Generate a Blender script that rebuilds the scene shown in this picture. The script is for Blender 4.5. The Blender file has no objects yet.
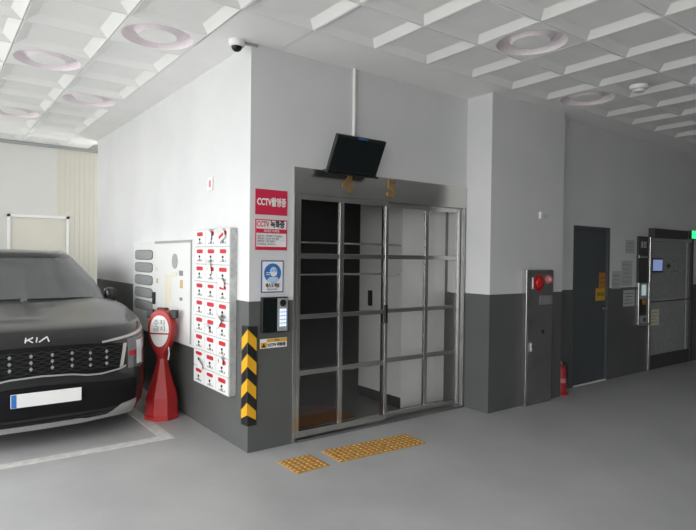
import bpy, bmesh, math, random
from mathutils import Vector, Matrix
random.seed(7)
PI = math.pi
SC = bpy.context.scene
C = SC.collection

# ---------------------------------------------------------------- camera
YAW, PITCH, ROLL = 0.6400, -0.0136, 0.0123
F_PX, CAM = 568.75, (-2.0514, -4.058, 1.56)
_f = Vector((math.sin(YAW)*math.cos(PITCH), math.cos(YAW)*math.cos(PITCH), math.sin(PITCH)))
_r = Vector((math.cos(YAW), -math.sin(YAW), 0)); _u = _r.cross(_f)
_r2 = _r*math.cos(ROLL) + _u*math.sin(ROLL); _u2 = -_r*math.sin(ROLL) + _u*math.cos(ROLL)
cam_data = bpy.data.cameras.new('camera'); cam = bpy.data.objects.new('camera', cam_data); C.objects.link(cam)
cam_data.sensor_width = 36; cam_data.lens = 36*F_PX/696
cam.matrix_world = Matrix(((_r2.x, _u2.x, -_f.x, CAM[0]), (_r2.y, _u2.y, -_f.y, CAM[1]), (_r2.z, _u2.z, -_f.z, CAM[2]), (0, 0, 0, 1)))
cam_data.clip_start = 0.05
SC.camera = cam

# ---------------------------------------------------------------- world, daylight, exposure
world = bpy.data.worlds.new('overcast_sky'); SC.world = world; world.use_nodes = True
bg = world.node_tree.nodes['Background']
bg.inputs['Color'].default_value = (0.985, 0.99, 1.0, 1); bg.inputs['Strength'].default_value = 3.0
def portal(name, loc, rot, sx, sy):
    d = bpy.data.lights.new(name, 'AREA'); d.shape = 'RECTANGLE'; d.size = sx; d.size_y = sy
    d.cycles.is_portal = True
    o = bpy.data.objects.new(name, d); C.objects.link(o); o.location = loc; o.rotation_euler = rot
portal('west_opening_portal', (-4.9, -1.6, 1.6), (0, -PI/2, 0), 3.3, 14.7)
vs = SC.view_settings
vs.view_transform = 'Standard'; vs.look = 'None'; vs.gamma = 1; vs.use_curve_mapping = False
vs.exposure = 0.88
SC.cycles.max_bounces = 10; SC.cycles.diffuse_bounces = 6; SC.cycles.glossy_bounces = 5; SC.cycles.transparent_max_bounces = 16
SC.cycles.sample_clamp_indirect = 6

# ---------------------------------------------------------------- materials
def mat(name, col, rough=0.6, metal=0.0, noise=0.0, nscale=6.0, bump=0.0, bscale=40.0, coat=0.0, spec=0.5, emit=None, alt=None, stretch=None, rvar=0.0):
    m = bpy.data.materials.new(name); m.use_nodes = True
    nt = m.node_tree; b = nt.nodes['Principled BSDF']
    b.inputs['Base Color'].default_value = (*col, 1); b.inputs['Roughness'].default_value = rough
    b.inputs['Metallic'].default_value = metal; b.inputs['Coat Weight'].default_value = coat
    b.inputs['Coat Roughness'].default_value = 0.05
    b.inputs['Specular IOR Level'].default_value = spec
    if emit:
        b.inputs['Emission Color'].default_value = (*emit[0], 1); b.inputs['Emission Strength'].default_value = emit[1]
    if noise or bump or rvar:
        tc = nt.nodes.new('ShaderNodeTexCoord'); mp = nt.nodes.new('ShaderNodeMapping')
        nt.links.new(tc.outputs['Object'], mp.inputs['Vector'])
        if stretch: mp.inputs['Scale'].default_value = stretch
    if noise or rvar:
        n = nt.nodes.new('ShaderNodeTexNoise'); n.inputs['Scale'].default_value = nscale
        n.inputs['Detail'].default_value = 6; n.inputs['Roughness'].default_value = 0.6
        nt.links.new(mp.outputs[0], n.inputs['Vector'])
    if noise:
        r = nt.nodes.new('ShaderNodeValToRGB')
        a = alt or tuple(c*(1-noise) for c in col); hi = tuple(min(1, c*(1+noise*0.5)) for c in col)
        r.color_ramp.elements[0].position = 0.3; r.color_ramp.elements[1].position = 0.7
        r.color_ramp.elements[0].color = (*a, 1); r.color_ramp.elements[1].color = (*hi, 1)
        nt.links.new(n.outputs['Fac'], r.inputs['Fac']); nt.links.new(r.outputs['Color'], b.inputs['Base Color'])
    if rvar:
        mr = nt.nodes.new('ShaderNodeMapRange'); mr.inputs['From Min'].default_value = .3; mr.inputs['From Max'].default_value = .7
        mr.inputs['To Min'].default_value = max(0.02, rough-rvar); mr.inputs['To Max'].default_value = rough+rvar
        nt.links.new(n.outputs['Fac'], mr.inputs['Value']); nt.links.new(mr.outputs[0], b.inputs['Roughness'])
    if bump:
        n2 = nt.nodes.new('ShaderNodeTexNoise'); n2.inputs['Scale'].default_value = bscale; n2.inputs['Detail'].default_value = 4
        nt.links.new(mp.outputs[0], n2.inputs['Vector'])
        bp = nt.nodes.new('ShaderNodeBump'); bp.inputs['Strength'].default_value = bump; bp.inputs['Distance'].default_value = 0.01
        nt.links.new(n2.outputs['Fac'], bp.inputs['Height']); nt.links.new(bp.outputs['Normal'], b.inputs['Normal'])
    return m

def wall_paint():
    # light grey emulsion above, dark grey band up to 1.2 m, split by height in object space (a painted dado)
    m = bpy.data.materials.new('two_tone_wall_paint'); m.use_nodes = True
    nt = m.node_tree; b = nt.nodes['Principled BSDF']
    tc = nt.nodes.new('ShaderNodeTexCoord'); sep = nt.nodes.new('ShaderNodeSeparateXYZ')
    nt.links.new(tc.outputs['Object'], sep.inputs[0])
    n = nt.nodes.new('ShaderNodeTexNoise'); n.inputs['Scale'].default_value = 1.7; n.inputs['Detail'].default_value = 6
    nt.links.new(tc.outputs['Object'], n.inputs['Vector'])
    def ramp(a, c):
        r = nt.nodes.new('ShaderNodeValToRGB'); r.color_ramp.elements[0].position = .3; r.color_ramp.elements[1].position = .7
        r.color_ramp.elements[0].color = (*a, 1); r.color_ramp.elements[1].color = (*c, 1)
        nt.links.new(n.outputs['Fac'], r.inputs['Fac']); return r
    lo = ramp((0.090, 0.095, 0.092), (0.108, 0.112, 0.108)); hi = ramp((0.62, 0.625, 0.63), (0.675, 0.68, 0.68))
    gt = nt.nodes.new('ShaderNodeMath'); gt.operation = 'GREATER_THAN'; gt.inputs[1].default_value = 1.2
    nt.links.new(sep.outputs['Z'], gt.inputs[0])
    mx = nt.nodes.new('ShaderNodeMix'); mx.data_type = 'RGBA'
    nt.links.new(gt.outputs[0], mx.inputs['Factor']); nt.links.new(lo.outputs[0], mx.inputs['A']); nt.links.new(hi.outputs[0], mx.inputs['B'])
    nt.links.new(mx.outputs['Result'], b.inputs['Base Color'])
    b.inputs['Roughness'].default_value = 0.6; b.inputs['Specular IOR Level'].default_value = 0.3
    n2 = nt.nodes.new('ShaderNodeTexNoise'); n2.inputs['Scale'].default_value = 60; nt.links.new(tc.outputs['Object'], n2.inputs['Vector'])
    bp = nt.nodes.new('ShaderNodeBump'); bp.inputs['Strength'].default_value = .15; bp.inputs['Distance'].default_value = .004
    nt.links.new(n2.outputs['Fac'], bp.inputs['Height']); nt.links.new(bp.outputs['Normal'], b.inputs['Normal'])
    return m

def glass_mat(name, tint, rough=0.02, refl=0.0):
    m = bpy.data.materials.new(name); m.use_nodes = True; nt = m.node_tree
    nt.nodes.clear()
    out = nt.nodes.new('ShaderNodeOutputMaterial'); mx = nt.nodes.new('ShaderNodeMixShader')
    tr = nt.nodes.new('ShaderNodeBsdfTransparent'); gl = nt.nodes.new('ShaderNodeBsdfGlossy'); fr = nt.nodes.new('ShaderNodeFresnel')
    tr.inputs['Color'].default_value = (*tint, 1); gl.inputs['Roughness'].default_value = rough; fr.inputs['IOR'].default_value = 1.5
    geo = nt.nodes.new('ShaderNodeNewGeometry'); ir = nt.nodes.new('ShaderNodeMapRange')   # same reflectance on both faces of the pane
    ir.inputs['To Min'].default_value = 1.5; ir.inputs['To Max'].default_value = 1/1.5
    nt.links.new(geo.outputs['Backfacing'], ir.inputs['Value']); nt.links.new(ir.outputs[0], fr.inputs['IOR'])
    ad = nt.nodes.new('ShaderNodeMath'); ad.operation = 'ADD'; ad.inputs[1].default_value = refl
    nt.links.new(fr.outputs[0], ad.inputs[0]); nt.links.new(ad.outputs[0], mx.inputs[0])
    nt.links.new(tr.outputs[0], mx.inputs[1]); nt.links.new(gl.outputs[0], mx.inputs[2]); nt.links.new(mx.outputs[0], out.inputs[0])
    return m

M = {}
M['wall'] = wall_paint()
M['floor'] = mat('grey_epoxy_floor', (0.42, 0.425, 0.425), 0.42, noise=0.13, nscale=1.3, bump=0.05, bscale=25, rvar=0.08, spec=0.4)
M['hall_grey'] = mat('grey_render', (0.20, 0.20, 0.197), 0.8)  # kept dark so the unseen south and east walls bounce little light
M['lift_grey'] = mat('grey_lift_door_paint', (0.13, 0.13, 0.13), 0.4)
M['line'] = mat('worn_white_road_paint', (0.62, 0.62, 0.60), 0.6, noise=0.2, nscale=14)
M['ceil'] = mat('white_ceiling_panel', (0.93, 0.93, 0.915), 0.55, noise=0.04, nscale=2)
M['ring'] = mat('pinkish_ring_inlay', (0.84, 0.765, 0.80), 0.5)
M['steel'] = mat('brushed_stainless', (0.64, 0.63, 0.61), 0.24, 1.0, noise=0.05, nscale=1.5, stretch=(4, 4, 1))
M['steel_dull'] = mat('dull_stainless', (0.34, 0.345, 0.335), 0.4, 0.9, noise=0.2, nscale=3)
M['chrome'] = mat('chrome', (0.75, 0.75, 0.75), 0.12, 1.0)
M['glass'] = glass_mat('clear_door_glass', (0.99, 0.99, 0.985), 0.02, 0.02)
M['black'] = mat('black_plastic', (0.012, 0.013, 0.013), 0.4)
M['screen'] = mat('dark_display', (0.006, 0.01, 0.01), 0.28, spec=0.3)
M['white_metal'] = mat('white_painted_steel', (0.70, 0.71, 0.70), 0.45, noise=0.05, nscale=10)
M['bank_face'] = mat('white_mailbox_paint', (0.70, 0.71, 0.70), 0.45)
M['vent'] = mat('grey_vent', (0.33, 0.34, 0.34), 0.5)
M['vent_dark'] = mat('dark_grey_vent', (0.25, 0.26, 0.26), 0.6)  # darker grey of the louvre slats
M['red'] = mat('red_label', (0.52, 0.018, 0.030), 0.5)
M['crimson'] = mat('crimson_sign', (0.62, 0.02, 0.07), 0.45)
M['white'] = mat('white_print', (0.80, 0.80, 0.79), 0.5)
M['paper'] = mat('paper', (0.70, 0.70, 0.69), 0.7)
M['ink'] = mat('dark_print', (0.02, 0.02, 0.02), 0.6)
M['ink_grey'] = mat('grey_print', (0.22, 0.22, 0.22), 0.6)
M['blue'] = mat('blue_print', (0.03, 0.17, 0.50), 0.5)
M['pale_blue'] = mat('pale_blue_print', (0.45, 0.62, 0.80), 0.5)
M['navy'] = mat('navy_border', (0.05, 0.08, 0.30), 0.5)
M['yellow'] = mat('safety_yellow', (0.72, 0.38, 0.015), 0.45)
M['tactile'] = mat('yellow_tactile_paving', (0.50, 0.27, 0.07), 0.6, noise=0.25, nscale=30)
M['brass'] = mat('brass_numeral', (0.40, 0.25, 0.11), 0.4, 0.5)
M['red_plastic'] = mat('red_plastic', (0.40, 0.020, 0.020), 0.4, noise=0.12, nscale=8)
M['lamp_red'] = mat('red_lens', (0.45, 0.01, 0.015), 0.2)
M['pink'] = mat('pale_pink_plastic', (0.62, 0.22, 0.22), 0.5)
M['beige'] = mat('beige_label', (0.68, 0.64, 0.50), 0.6)
M['door_blue'] = mat('dark_blue_grey_steel_door', (0.070, 0.080, 0.085), 0.5, noise=0.1, nscale=3)
M['ochre'] = mat('ochre_sticker', (0.60, 0.34, 0.04), 0.55)
M['galvanised'] = mat('galvanised_grey_steel', (0.46, 0.47, 0.46), 0.5, noise=0.25, nscale=20)
M['grey_paper'] = mat('grey_notice_paper', (0.46, 0.47, 0.47), 0.7, noise=0.12, nscale=9)  # paper toned down to a mottled grey
M['vent_edge'] = mat('dark_vent_edge', (0.10, 0.10, 0.10), 0.5)
M['tan'] = mat('tan_sticker', (0.50, 0.38, 0.20), 0.6)
M['orange'] = mat('orange_sticker', (0.45, 0.20, 0.04), 0.55)
M['panel_grey'] = mat('speckled_grey_panel', (0.30, 0.31, 0.30), 0.45, noise=0.25, nscale=26)
M['dark_panel'] = mat('dark_lintel', (0.045, 0.047, 0.042), 0.5, noise=0.3, nscale=20)
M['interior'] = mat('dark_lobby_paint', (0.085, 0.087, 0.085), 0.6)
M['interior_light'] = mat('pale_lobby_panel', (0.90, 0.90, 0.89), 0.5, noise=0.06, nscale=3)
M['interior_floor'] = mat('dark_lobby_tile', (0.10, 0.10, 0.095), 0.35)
M['mat_red'] = mat('red_brown_mat', (0.16, 0.05, 0.035), 0.9, noise=0.3, nscale=60)
M['sandwich'] = mat('cream_sandwich_panel', (0.64, 0.62, 0.54), 0.5, noise=0.05, nscale=1)
M['sandwich_pale'] = mat('pale_grey_sandwich_panel', (0.62, 0.62, 0.59), 0.5)
M['car'] = mat('graphite_car_paint', (0.012, 0.0125, 0.013), 0.35, 0.0, coat=0.75, spec=0.3)
M['car_glass'] = mat('dark_car_glass', (0.070, 0.075, 0.077), 0.06, coat=0.5, spec=0.8)  # base colour raised to imitate a lit cabin behind the opaque glass
M['grille'] = mat('black_grille', (0.008, 0.008, 0.009), 0.5, spec=0.15)
M['satin'] = mat('satin_silver', (0.50, 0.50, 0.49), 0.35, 0.5)
M['lens'] = mat('headlamp_lens', (0.10, 0.105, 0.11), 0.15, coat=1.0)
M['led'] = mat('white_light_guide', (0.66, 0.66, 0.68), 0.25)
M['rubber'] = mat('tyre_rubber', (0.016, 0.016, 0.016), 0.8)
M['alloy'] = mat('alloy_wheel', (0.35, 0.35, 0.36), 0.35, 0.8)
M['keypad'] = mat('lit_keypad', (0.55, 0.62, 0.72), 0.4, emit=((0.55, 0.68, 1.0), 0.55))
M['blue_screen'] = mat('blue_display', (0.1, 0.15, 0.3), 0.3, emit=((0.32, 0.40, 0.75), 0.28))
M['pale_screen'] = mat('pale_display', (0.3, 0.4, 0.4), 0.3, emit=((0.6, 0.75, 0.78), 0.25))
M['exit_green'] = mat('exit_green_light', (0.02, 0.4, 0.1), 0.4, emit=((0.03, 0.9, 0.25), 0.9))
M['outside'] = mat('outside_concrete', (0.42, 0.42, 0.40), 0.8)
M['hose_grey'] = mat('grey_tube', (0.4, 0.4, 0.4), 0.5)
M['cream_trim'] = mat('white_frame_paint', (0.78, 0.78, 0.76), 0.4)

# ---------------------------------------------------------------- helpers
class B:
    """collects shapes in one bmesh; several materials possible through slots"""
    def __init__(s): s.bm = bmesh.new(); s.mi = 0
    def _m(s, fs):
        for f in fs: f.material_index = s.mi
    def box(s, x0, x1, y0, y1, z0, z1, bevel=0.0, T=None, seg=2):
        r = bmesh.ops.create_cube(s.bm, size=1)
        v = r['verts']
        for q in v: q.co = Vector(((x0+x1)/2+q.co.x*(x1-x0), (y0+y1)/2+q.co.y*(y1-y0), (z0+z1)/2+q.co.z*(z1-z0)))
        fs = list({f for q in v for f in q.link_faces}); s._m(fs)
        if bevel > 0:
            es = list({e for q in v for e in q.link_edges})
            rb = bmesh.ops.bevel(s.bm, geom=es, offset=min(bevel, .45*min(abs(x1-x0), abs(y1-y0), abs(z1-z0))), segments=seg, profile=.5, affect='EDGES')
            v = list({q for f in rb['faces'] for q in f.verts} | {q for q in v if q.is_valid}); s._m(rb['faces'])
        if T is not None:
            for q in v: q.co = T @ q.co
        return s
    def cyl(s, p0, p1, r0, r1=None, seg=20, caps=True):
        p0 = Vector(p0); p1 = Vector(p1); r1 = r0 if r1 is None else r1
        d = p1-p0; rot = d.to_track_quat('Z', 'Y').to_matrix().to_4x4()
        T = Matrix.Translation((p0+p1)/2) @ rot
        r = bmesh.ops.create_cone(s.bm, cap_ends=caps, segments=seg, radius1=r0, radius2=r1, depth=d.length, matrix=T)
        s._m({f for q in r['verts'] for f in q.link_faces}); return s
    def tube(s, pts, r, seg=10):
        for a, b in zip(pts, pts[1:]): s.cyl(a, b, r, seg=seg)
        for a in pts[1:-1]: s.ball(a, r, 8)
        return s
    def ball(s, c, r, seg=14, sc=(1, 1, 1)):
        T = Matrix.Translation(c) @ Matrix.Diagonal((*sc, 1))
        q = bmesh.ops.create_uvsphere(s.bm, u_segments=seg, v_segments=max(6, seg//2), radius=r, matrix=T)
        s._m({f for v in q['verts'] for f in v.link_faces}); return s
    def prism(s, pts, d):
        """polygon given as 3-D points, extruded by vector d"""
        d = Vector(d); a = [s.bm.verts.new(Vector(p)) for p in pts]; b = [s.bm.verts.new(Vector(p)+d) for p in pts]
        n = len(pts); fs = [s.bm.faces.new(a), s.bm.faces.new(list(reversed(b)))]
        for i in range(n): fs.append(s.bm.faces.new((a[i], b[i], b[(i+1) % n], a[(i+1) % n])))
        s._m(fs); return s
    def lathe(s, prof, cx=0, cy=0, seg=24, T=None, cap=True):
        rings = []
        for (r, z) in prof:
            rings.append([s.bm.verts.new(Vector((cx+r*math.cos(2*PI*k/seg), cy+r*math.sin(2*PI*k/seg), z))) for k in range(seg)])
        fs = []
        for a, b in zip(rings, rings[1:]):
            for k in range(seg): fs.append(s.bm.faces.new((a[k], a[(k+1) % seg], b[(k+1) % seg], b[k])))
        if cap: fs.append(s.bm.faces.new(list(reversed(rings[0])))); fs.append(s.bm.faces.new(rings[-1]))
        s._m(fs)
        if T is not None:
            for r in rings:
                for v in r: v.co = T @ v.co
        return s
    def grid(s, rows):
        R = [[s.bm.verts.new(Vector(p)) for p in row] for row in rows]; fs = []
        for a, b in zip(R, R[1:]):
            for k in range(len(a)-1): fs.append(s.bm.faces.new((a[k], a[k+1], b[k+1], b[k])))
        s._m(fs); return s
    def build(s, name, m, parent=None, loc=(0, 0, 0), smooth=False, world=False):
        bmesh.ops.recalc_face_normals(s.bm, faces=s.bm.faces[:])
        if world and parent is not None:
            inv = Matrix.Translation(-Vector(parent.location)) if parent.parent is None else Matrix.Identity(4)
            for v in s.bm.verts: v.co = inv @ v.co
        me = bpy.data.meshes.new(name); s.bm.to_mesh(me); s.bm.free()
        for x in (m if isinstance(m, (list, tuple)) else [m]): me.materials.append(M[x])
        if smooth:
            for p in me.polygons: p.use_smooth = True
            try: me.set_sharp_from_angle(angle=math.radians(38))
            except Exception: pass
        o = bpy.data.objects.new(name, me); C.objects.link(o); o.location = loc
        if parent is not None: o.parent = parent
        return o

def tag(o, label=None, cat=None, group=None, kind=None):
    if label: o['label'] = label
    if cat: o['category'] = cat
    if group: o['group'] = group
    if kind: o['kind'] = kind
    return o
def thing(name, label, cat, loc=(0, 0, 0), rot=(0, 0, 0), group=None, kind=None):
    o = bpy.data.objects.new(name, None); C.objects.link(o); o.location = loc; o.rotation_euler = rot
    o.empty_display_size = .1
    return tag(o, label, cat, group, kind)
def copy_tree(o, parent=None):
    c = o.copy(); C.objects.link(c); c.parent = parent
    for ch in list(o.children): copy_tree(ch, c)
    return c

R_FRONT = Matrix.Rotation(PI/2, 4, 'X')                          # text upright, facing -Y
R_SIDE = Matrix.Rotation(-PI/2, 4, 'Z') @ Matrix.Rotation(PI/2, 4, 'X')   # text upright, facing -X
def lettering(name, body, size, pos, m, parent, R=R_FRONT, depth=.0015, sx=1.0, align='CENTER', bold=0.0, world=True, width=None):
    cu = bpy.data.curves.new('tmp', 'FONT'); cu.body = body; cu.size = size; cu.extrude = depth; cu.offset = bold
    cu.align_x = align; cu.align_y = 'CENTER'; cu.resolution_u = 3
    t = bpy.data.objects.new('tmp', cu); C.objects.link(t)
    dg = bpy.context.evaluated_depsgraph_get()
    me = bpy.data.meshes.new_from_object(t.evaluated_get(dg))
    bpy.data.objects.remove(t); bpy.data.curves.remove(cu)
    xs = [v.co.x for v in me.vertices]
    if width and xs and max(xs) > min(xs):
        sx = width/(max(xs)-min(xs))
    off = -Vector(parent.location) if (parent is not None and world and parent.parent is None) else Vector((0, 0, 0))
    me.transform(Matrix.Translation(Vector(pos)+off) @ R @ Matrix.Diagonal((sx, 1, 1, 1)))
    me.materials.clear(); me.materials.append(M[m]); me.name = name
    o = bpy.data.objects.new(name, me); C.objects.link(o)
    if parent is not None: o.parent = parent
    return o

H = 3.2285          # ceiling height
XC0, XC1, YC = 2.508, 3.769, -0.325      # column
YF = -0.138         # far wall plane
# ---------------------------------------------------------------- setting
def struct(name, b, m, label, cat, parent=None, smooth=False):
    o = b.build(name, m, parent, smooth=smooth)
    return tag(o, label, cat, kind='structure')

b = B(); b.box(-5.0, 9.2, -9.0, 5.9, -.12, 0)
struct('floor', b, 'floor', 'smooth grey epoxy floor of the parking bay', 'floor')
b = B(); b.box(-40, -5.0, -30, 30, -.16, -.04); b.box(-5.0, 9.2, -30, -9.0, -.16, -.04)
struct('ground', b, 'outside', 'pale concrete ground outside the open sides of the parking bay', 'ground')
b = B(); b.prism([(-3.4, .69, -.004), (-.335, .69, -.004), (-.335, 5.6, -.004), (-.44, 5.6, -.004), (-.44, .80, -.004), (-3.4, .80, -.004)], (0, 0, .007))
struct('parking_line', b, 'line', 'worn white painted corner of a parking bay line on the grey floor', 'floor marking')

# coffered ceiling
def ceiling():
    b = B()
    T = .5800; TY = .565; X0 = -.33; Y0 = -.505
    xs = [X0 + T*k for k in range(-8, 17)]; w, d = .078, .038
    circ = {(-1, 1), (-1, 5), (-2, 3), (-2, 7), (-3, 5), (3, -2), (6, -1), (-1, -4), (1, -5), (3, -7), (6, -6), (-2, -2), (9, -2), (9, -6)}
    # side columns (x< X0) reach along Y the whole depth; in front of the room rows stop at Y0
    z = H
    def flat(x0, x1, y0, y1): b.grid([[(x0, y0, z), (x1, y0, z)], [(x0, y1, z), (x1, y1, z)]])
    j = .004
    for i, x in enumerate(xs):
        ci = i-8
        for k in range(-15, 12):
            y = Y0 + TY*k
            if x + T > X0+.01 and k >= 0: continue
            if y + TY < -9.0 or y > 5.7 or x > 9.0: continue
            x0, x1, y0, y1 = x+j, x+T-j, y+j, y+TY-j
            if (ci, k) in circ:
                b.mi = 0
                cx, cy = (x0+x1)/2, (y0+y1)/2; n = 40; R3 = .262
                def ring(r, zz): return [b.bm.verts.new((cx+r*math.cos(2*PI*q/n+PI/4), cy+r*math.sin(2*PI*q/n+PI/4), zz)) for q in range(n)]
                # square border blended to circle
                sq = []
                for q in range(n):
                    a = 2*PI*q/n+PI/4; c, s_ = math.cos(a), math.sin(a); m_ = max(abs(c), abs(s_))
                    sq.append(b.bm.verts.new((cx+c/m_*(x1-x0)/2, cy+s_/m_*(y1-y0)/2, z)))
                rr = [sq, ring(R3, z), ring(.235, z+.055), ring(.185, z+.050), ring(.140, z+.006)]
                for qi, (a_, b_) in enumerate(zip(rr, rr[1:])):
                    b.mi = 1 if qi in (1, 2, 3) else 0
                    for q in range(n): f = b.bm.faces.new((a_[q], a_[(q+1) % n], b_[(q+1) % n], b_[q])); f.material_index = b.mi
                f = b.bm.faces.new(rr[-1]); f.material_index = 0
                b.mi = 0
            else:
                O = [(x0, y0), (x1, y0), (x1, y1), (x0, y1)]; I = [(x0+w, y0+w), (x1-w, y0+w), (x1-w, y1-w), (x0+w, y1-w)]
                e = .006; O2 = [(x0+e, y0+e), (x1-e, y0+e), (x1-e, y1-e), (x0+e, y1-e)]
                vo = [b.bm.verts.new((*p, z)) for p in O]; v2 = [b.bm.verts.new((*p, z)) for p in O2]; vi = [b.bm.verts.new((*p, z+d)) for p in I]
                for a_, b_ in ((vo, v2), (v2, vi)):
                    for q in range(4): b.bm.faces.new((a_[q], a_[(q+1) % 4], b_[(q+1) % 4], b_[q]))
                b.bm.faces.new(vi)
            # joint groove walls and backing
            vo = [b.bm.verts.new(p) for p in ((x0, y0, z), (x1, y0, z), (x1, y1, z), (x0, y1, z))]
            vt = [b.bm.verts.new((p[0], p[1], z+.012)) for p in ((x0, y0), (x1, y0), (x1, y1), (x0, y1))]
            for q in range(4): b.bm.faces.new((vo[q], vo[(q+1) % 4], vt[(q+1) % 4], vt[q]))
    # plain margin strip round the room
    for i, x in enumerate(xs):
        if x >= X0-.01 and x < 9.0: flat(x+.003, x+T-.003, Y0, .3)
    flat(X0, .02, .3, 5.9)
    b.mi = 0
    # slab above, which closes the joints
    b.box(-5.0, 9.2, -9.0, 5.9, H+.07, H+.22)
    # joint backing strips
    for x in xs: b.box(x-j, x+j, -9, 5.7 if x < X0+.01 else Y0, z+.0125, z+.0135)
    for k in range(-15, 12):
        y = Y0+TY*k
        b.box(-5, 9.1 if k <= 0 else X0, y-j, y+j, z+.0125, z+.0135)
    return b
b = ceiling()
struct('ceiling', b, ['ceil', 'ring'], 'white ceiling of square coffered panels with round pinkish ring panels', 'ceiling')

b = B(); b.box(0, .15, 0, 4.92, 0, H)
struct('wall_left', b, 'wall', 'side wall painted white above and dark grey below', 'wall')
b = B(); b.box(.15, .405, 0, .15, 0, H); b.box(.405, 2.508, 0, .15, 2.305, H); b.box(2.44, 2.508, .06, .15, 0, 2.305)
struct('wall_front', b, 'wall', 'grey front wall around the glass sliding gate', 'wall')
b = B(); b.box(XC0, XC1, YC, .25, 0, H)
struct('wall_column', b, 'wall', 'wide square column projecting beside the sliding gate', 'column')
b = B(); b.box(XC1, 4.285, YF, .1, 0, H); b.box(4.285, 5.125, YF, .1, 1.985, H); b.box(5.125, 6.15, YF, .1, 0, H); b.box(6.15, 7.6, YF, .1, 1.93, H)
b.box(7.6, 9.2, YF, .1, 0, H); b.box(4.285, 5.125, -.02, .1, 0, 1.985)
struct('wall_right', b, 'wall', 'shaded grey wall beyond the column with a steel door', 'wall')
b = B(); b.box(9.05, 9.2, -9.0, YF, 0, H+.07)
struct('wall_east', b, 'hall_grey', 'far end wall of the parking bay', 'wall')
b = B(); b.box(-5.0, 9.2, -9.0, -8.85, 0, H+.07)  # unseen; closed over its full width to hold back light from the south
struct('wall_south', b, 'hall_grey', 'unseen wall behind the driving lane, closed across to cut the southern light', 'wall')

# back wall of sandwich panels with a flush framed door
YB = 5.70
b = B(); b.mi = 0
b.box(-5.0, -.40, YB, YB+.12, 0, H+.07); b.mi = 1; b.box(-.40, .6, YB-.004, YB+.12, 0, H+.07)
b.mi = 0
for k in range(14):
    x = -.37+k*.07; b.mi = 1; b.box(x, x+.012, YB-.010, YB-.004, 0, H-.03)
for k in range(5): b.mi = 0; b.box(-1.2-k*.9, -1.19-k*.9, YB-.006, YB, 0, H)
b.mi = 2; b.box(-5, .6, YB-.03, YB, H-.045, H)
struct('wall_back', b, ['sandwich_pale', 'sandwich', 'vent'], 'pale cream panelled wall behind the parked car', 'wall')
d = tag(B().box(-1.04, -.27, YB-.02, YB-.008, 0, 2.10).build('door_2', 'sandwich', None), 'flush cream door in a white frame in the panelled back wall', 'door', kind='structure')
b = B(); b.box(-1.075, -1.035, YB-.04, YB-.005, 0, 2.14); b.box(-.285, -.245, YB-.04, YB-.005, 0, 2.14); b.box(-1.075, -.245, YB-.04, YB-.005, 2.10, 2.14)
b.build('door_frame', 'cream_trim', d)
b = B(); b.cyl((-.34, YB-.05, 1.0), (-.34, YB-.02, 1.0), .012); b.box(-.42, -.33, YB-.06, YB-.045, .99, 1.01, .004); b.build('door_handle', 'steel', d)

# lobby behind the gate
b = B()
b.box(.15, 2.75, 2.6, 2.7, 0, 2.6); b.box(.15, .25, .15, 2.6, 0, 2.6); b.box(2.75, 2.85, .25, 2.7, 0, 2.6); b.box(.15, 2.85, .15, 2.7, 2.6, 2.7)
b.box(2.508, 2.75, .25, .3, 0, 2.6)
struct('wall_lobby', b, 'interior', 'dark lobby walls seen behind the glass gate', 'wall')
b = B(); b.box(.15, 2.85, .15, 2.7, 0, .012)
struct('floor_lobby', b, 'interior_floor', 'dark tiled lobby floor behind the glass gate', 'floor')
b = B(); b.box(1.88, 2.62, .29, 1.0, .012, 2.6)
struct('wall_partition', b, 'interior_light', 'pale lobby partition end behind the fixed half of the gate', 'wall')
b = B(); b.box(1.868, 1.88, .29, 1.0, .012, .12)
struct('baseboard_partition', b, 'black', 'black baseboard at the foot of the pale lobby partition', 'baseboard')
b = B(); b.box(.62, 1.28, 2.56, 2.61, .012, 2.1)
o = struct('door_3', b, 'lift_grey', 'dull grey lift door in the dark lobby behind the gate', 'door')
b = B(); b.box(.55, .62, 2.53, 2.61, .012, 2.17); b.box(1.28, 1.35, 2.53, 2.61, .012, 2.17); b.box(.62, 1.28, 2.53, 2.61, 2.1, 2.17); b.build('door_frame', 'vent', o)

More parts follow.
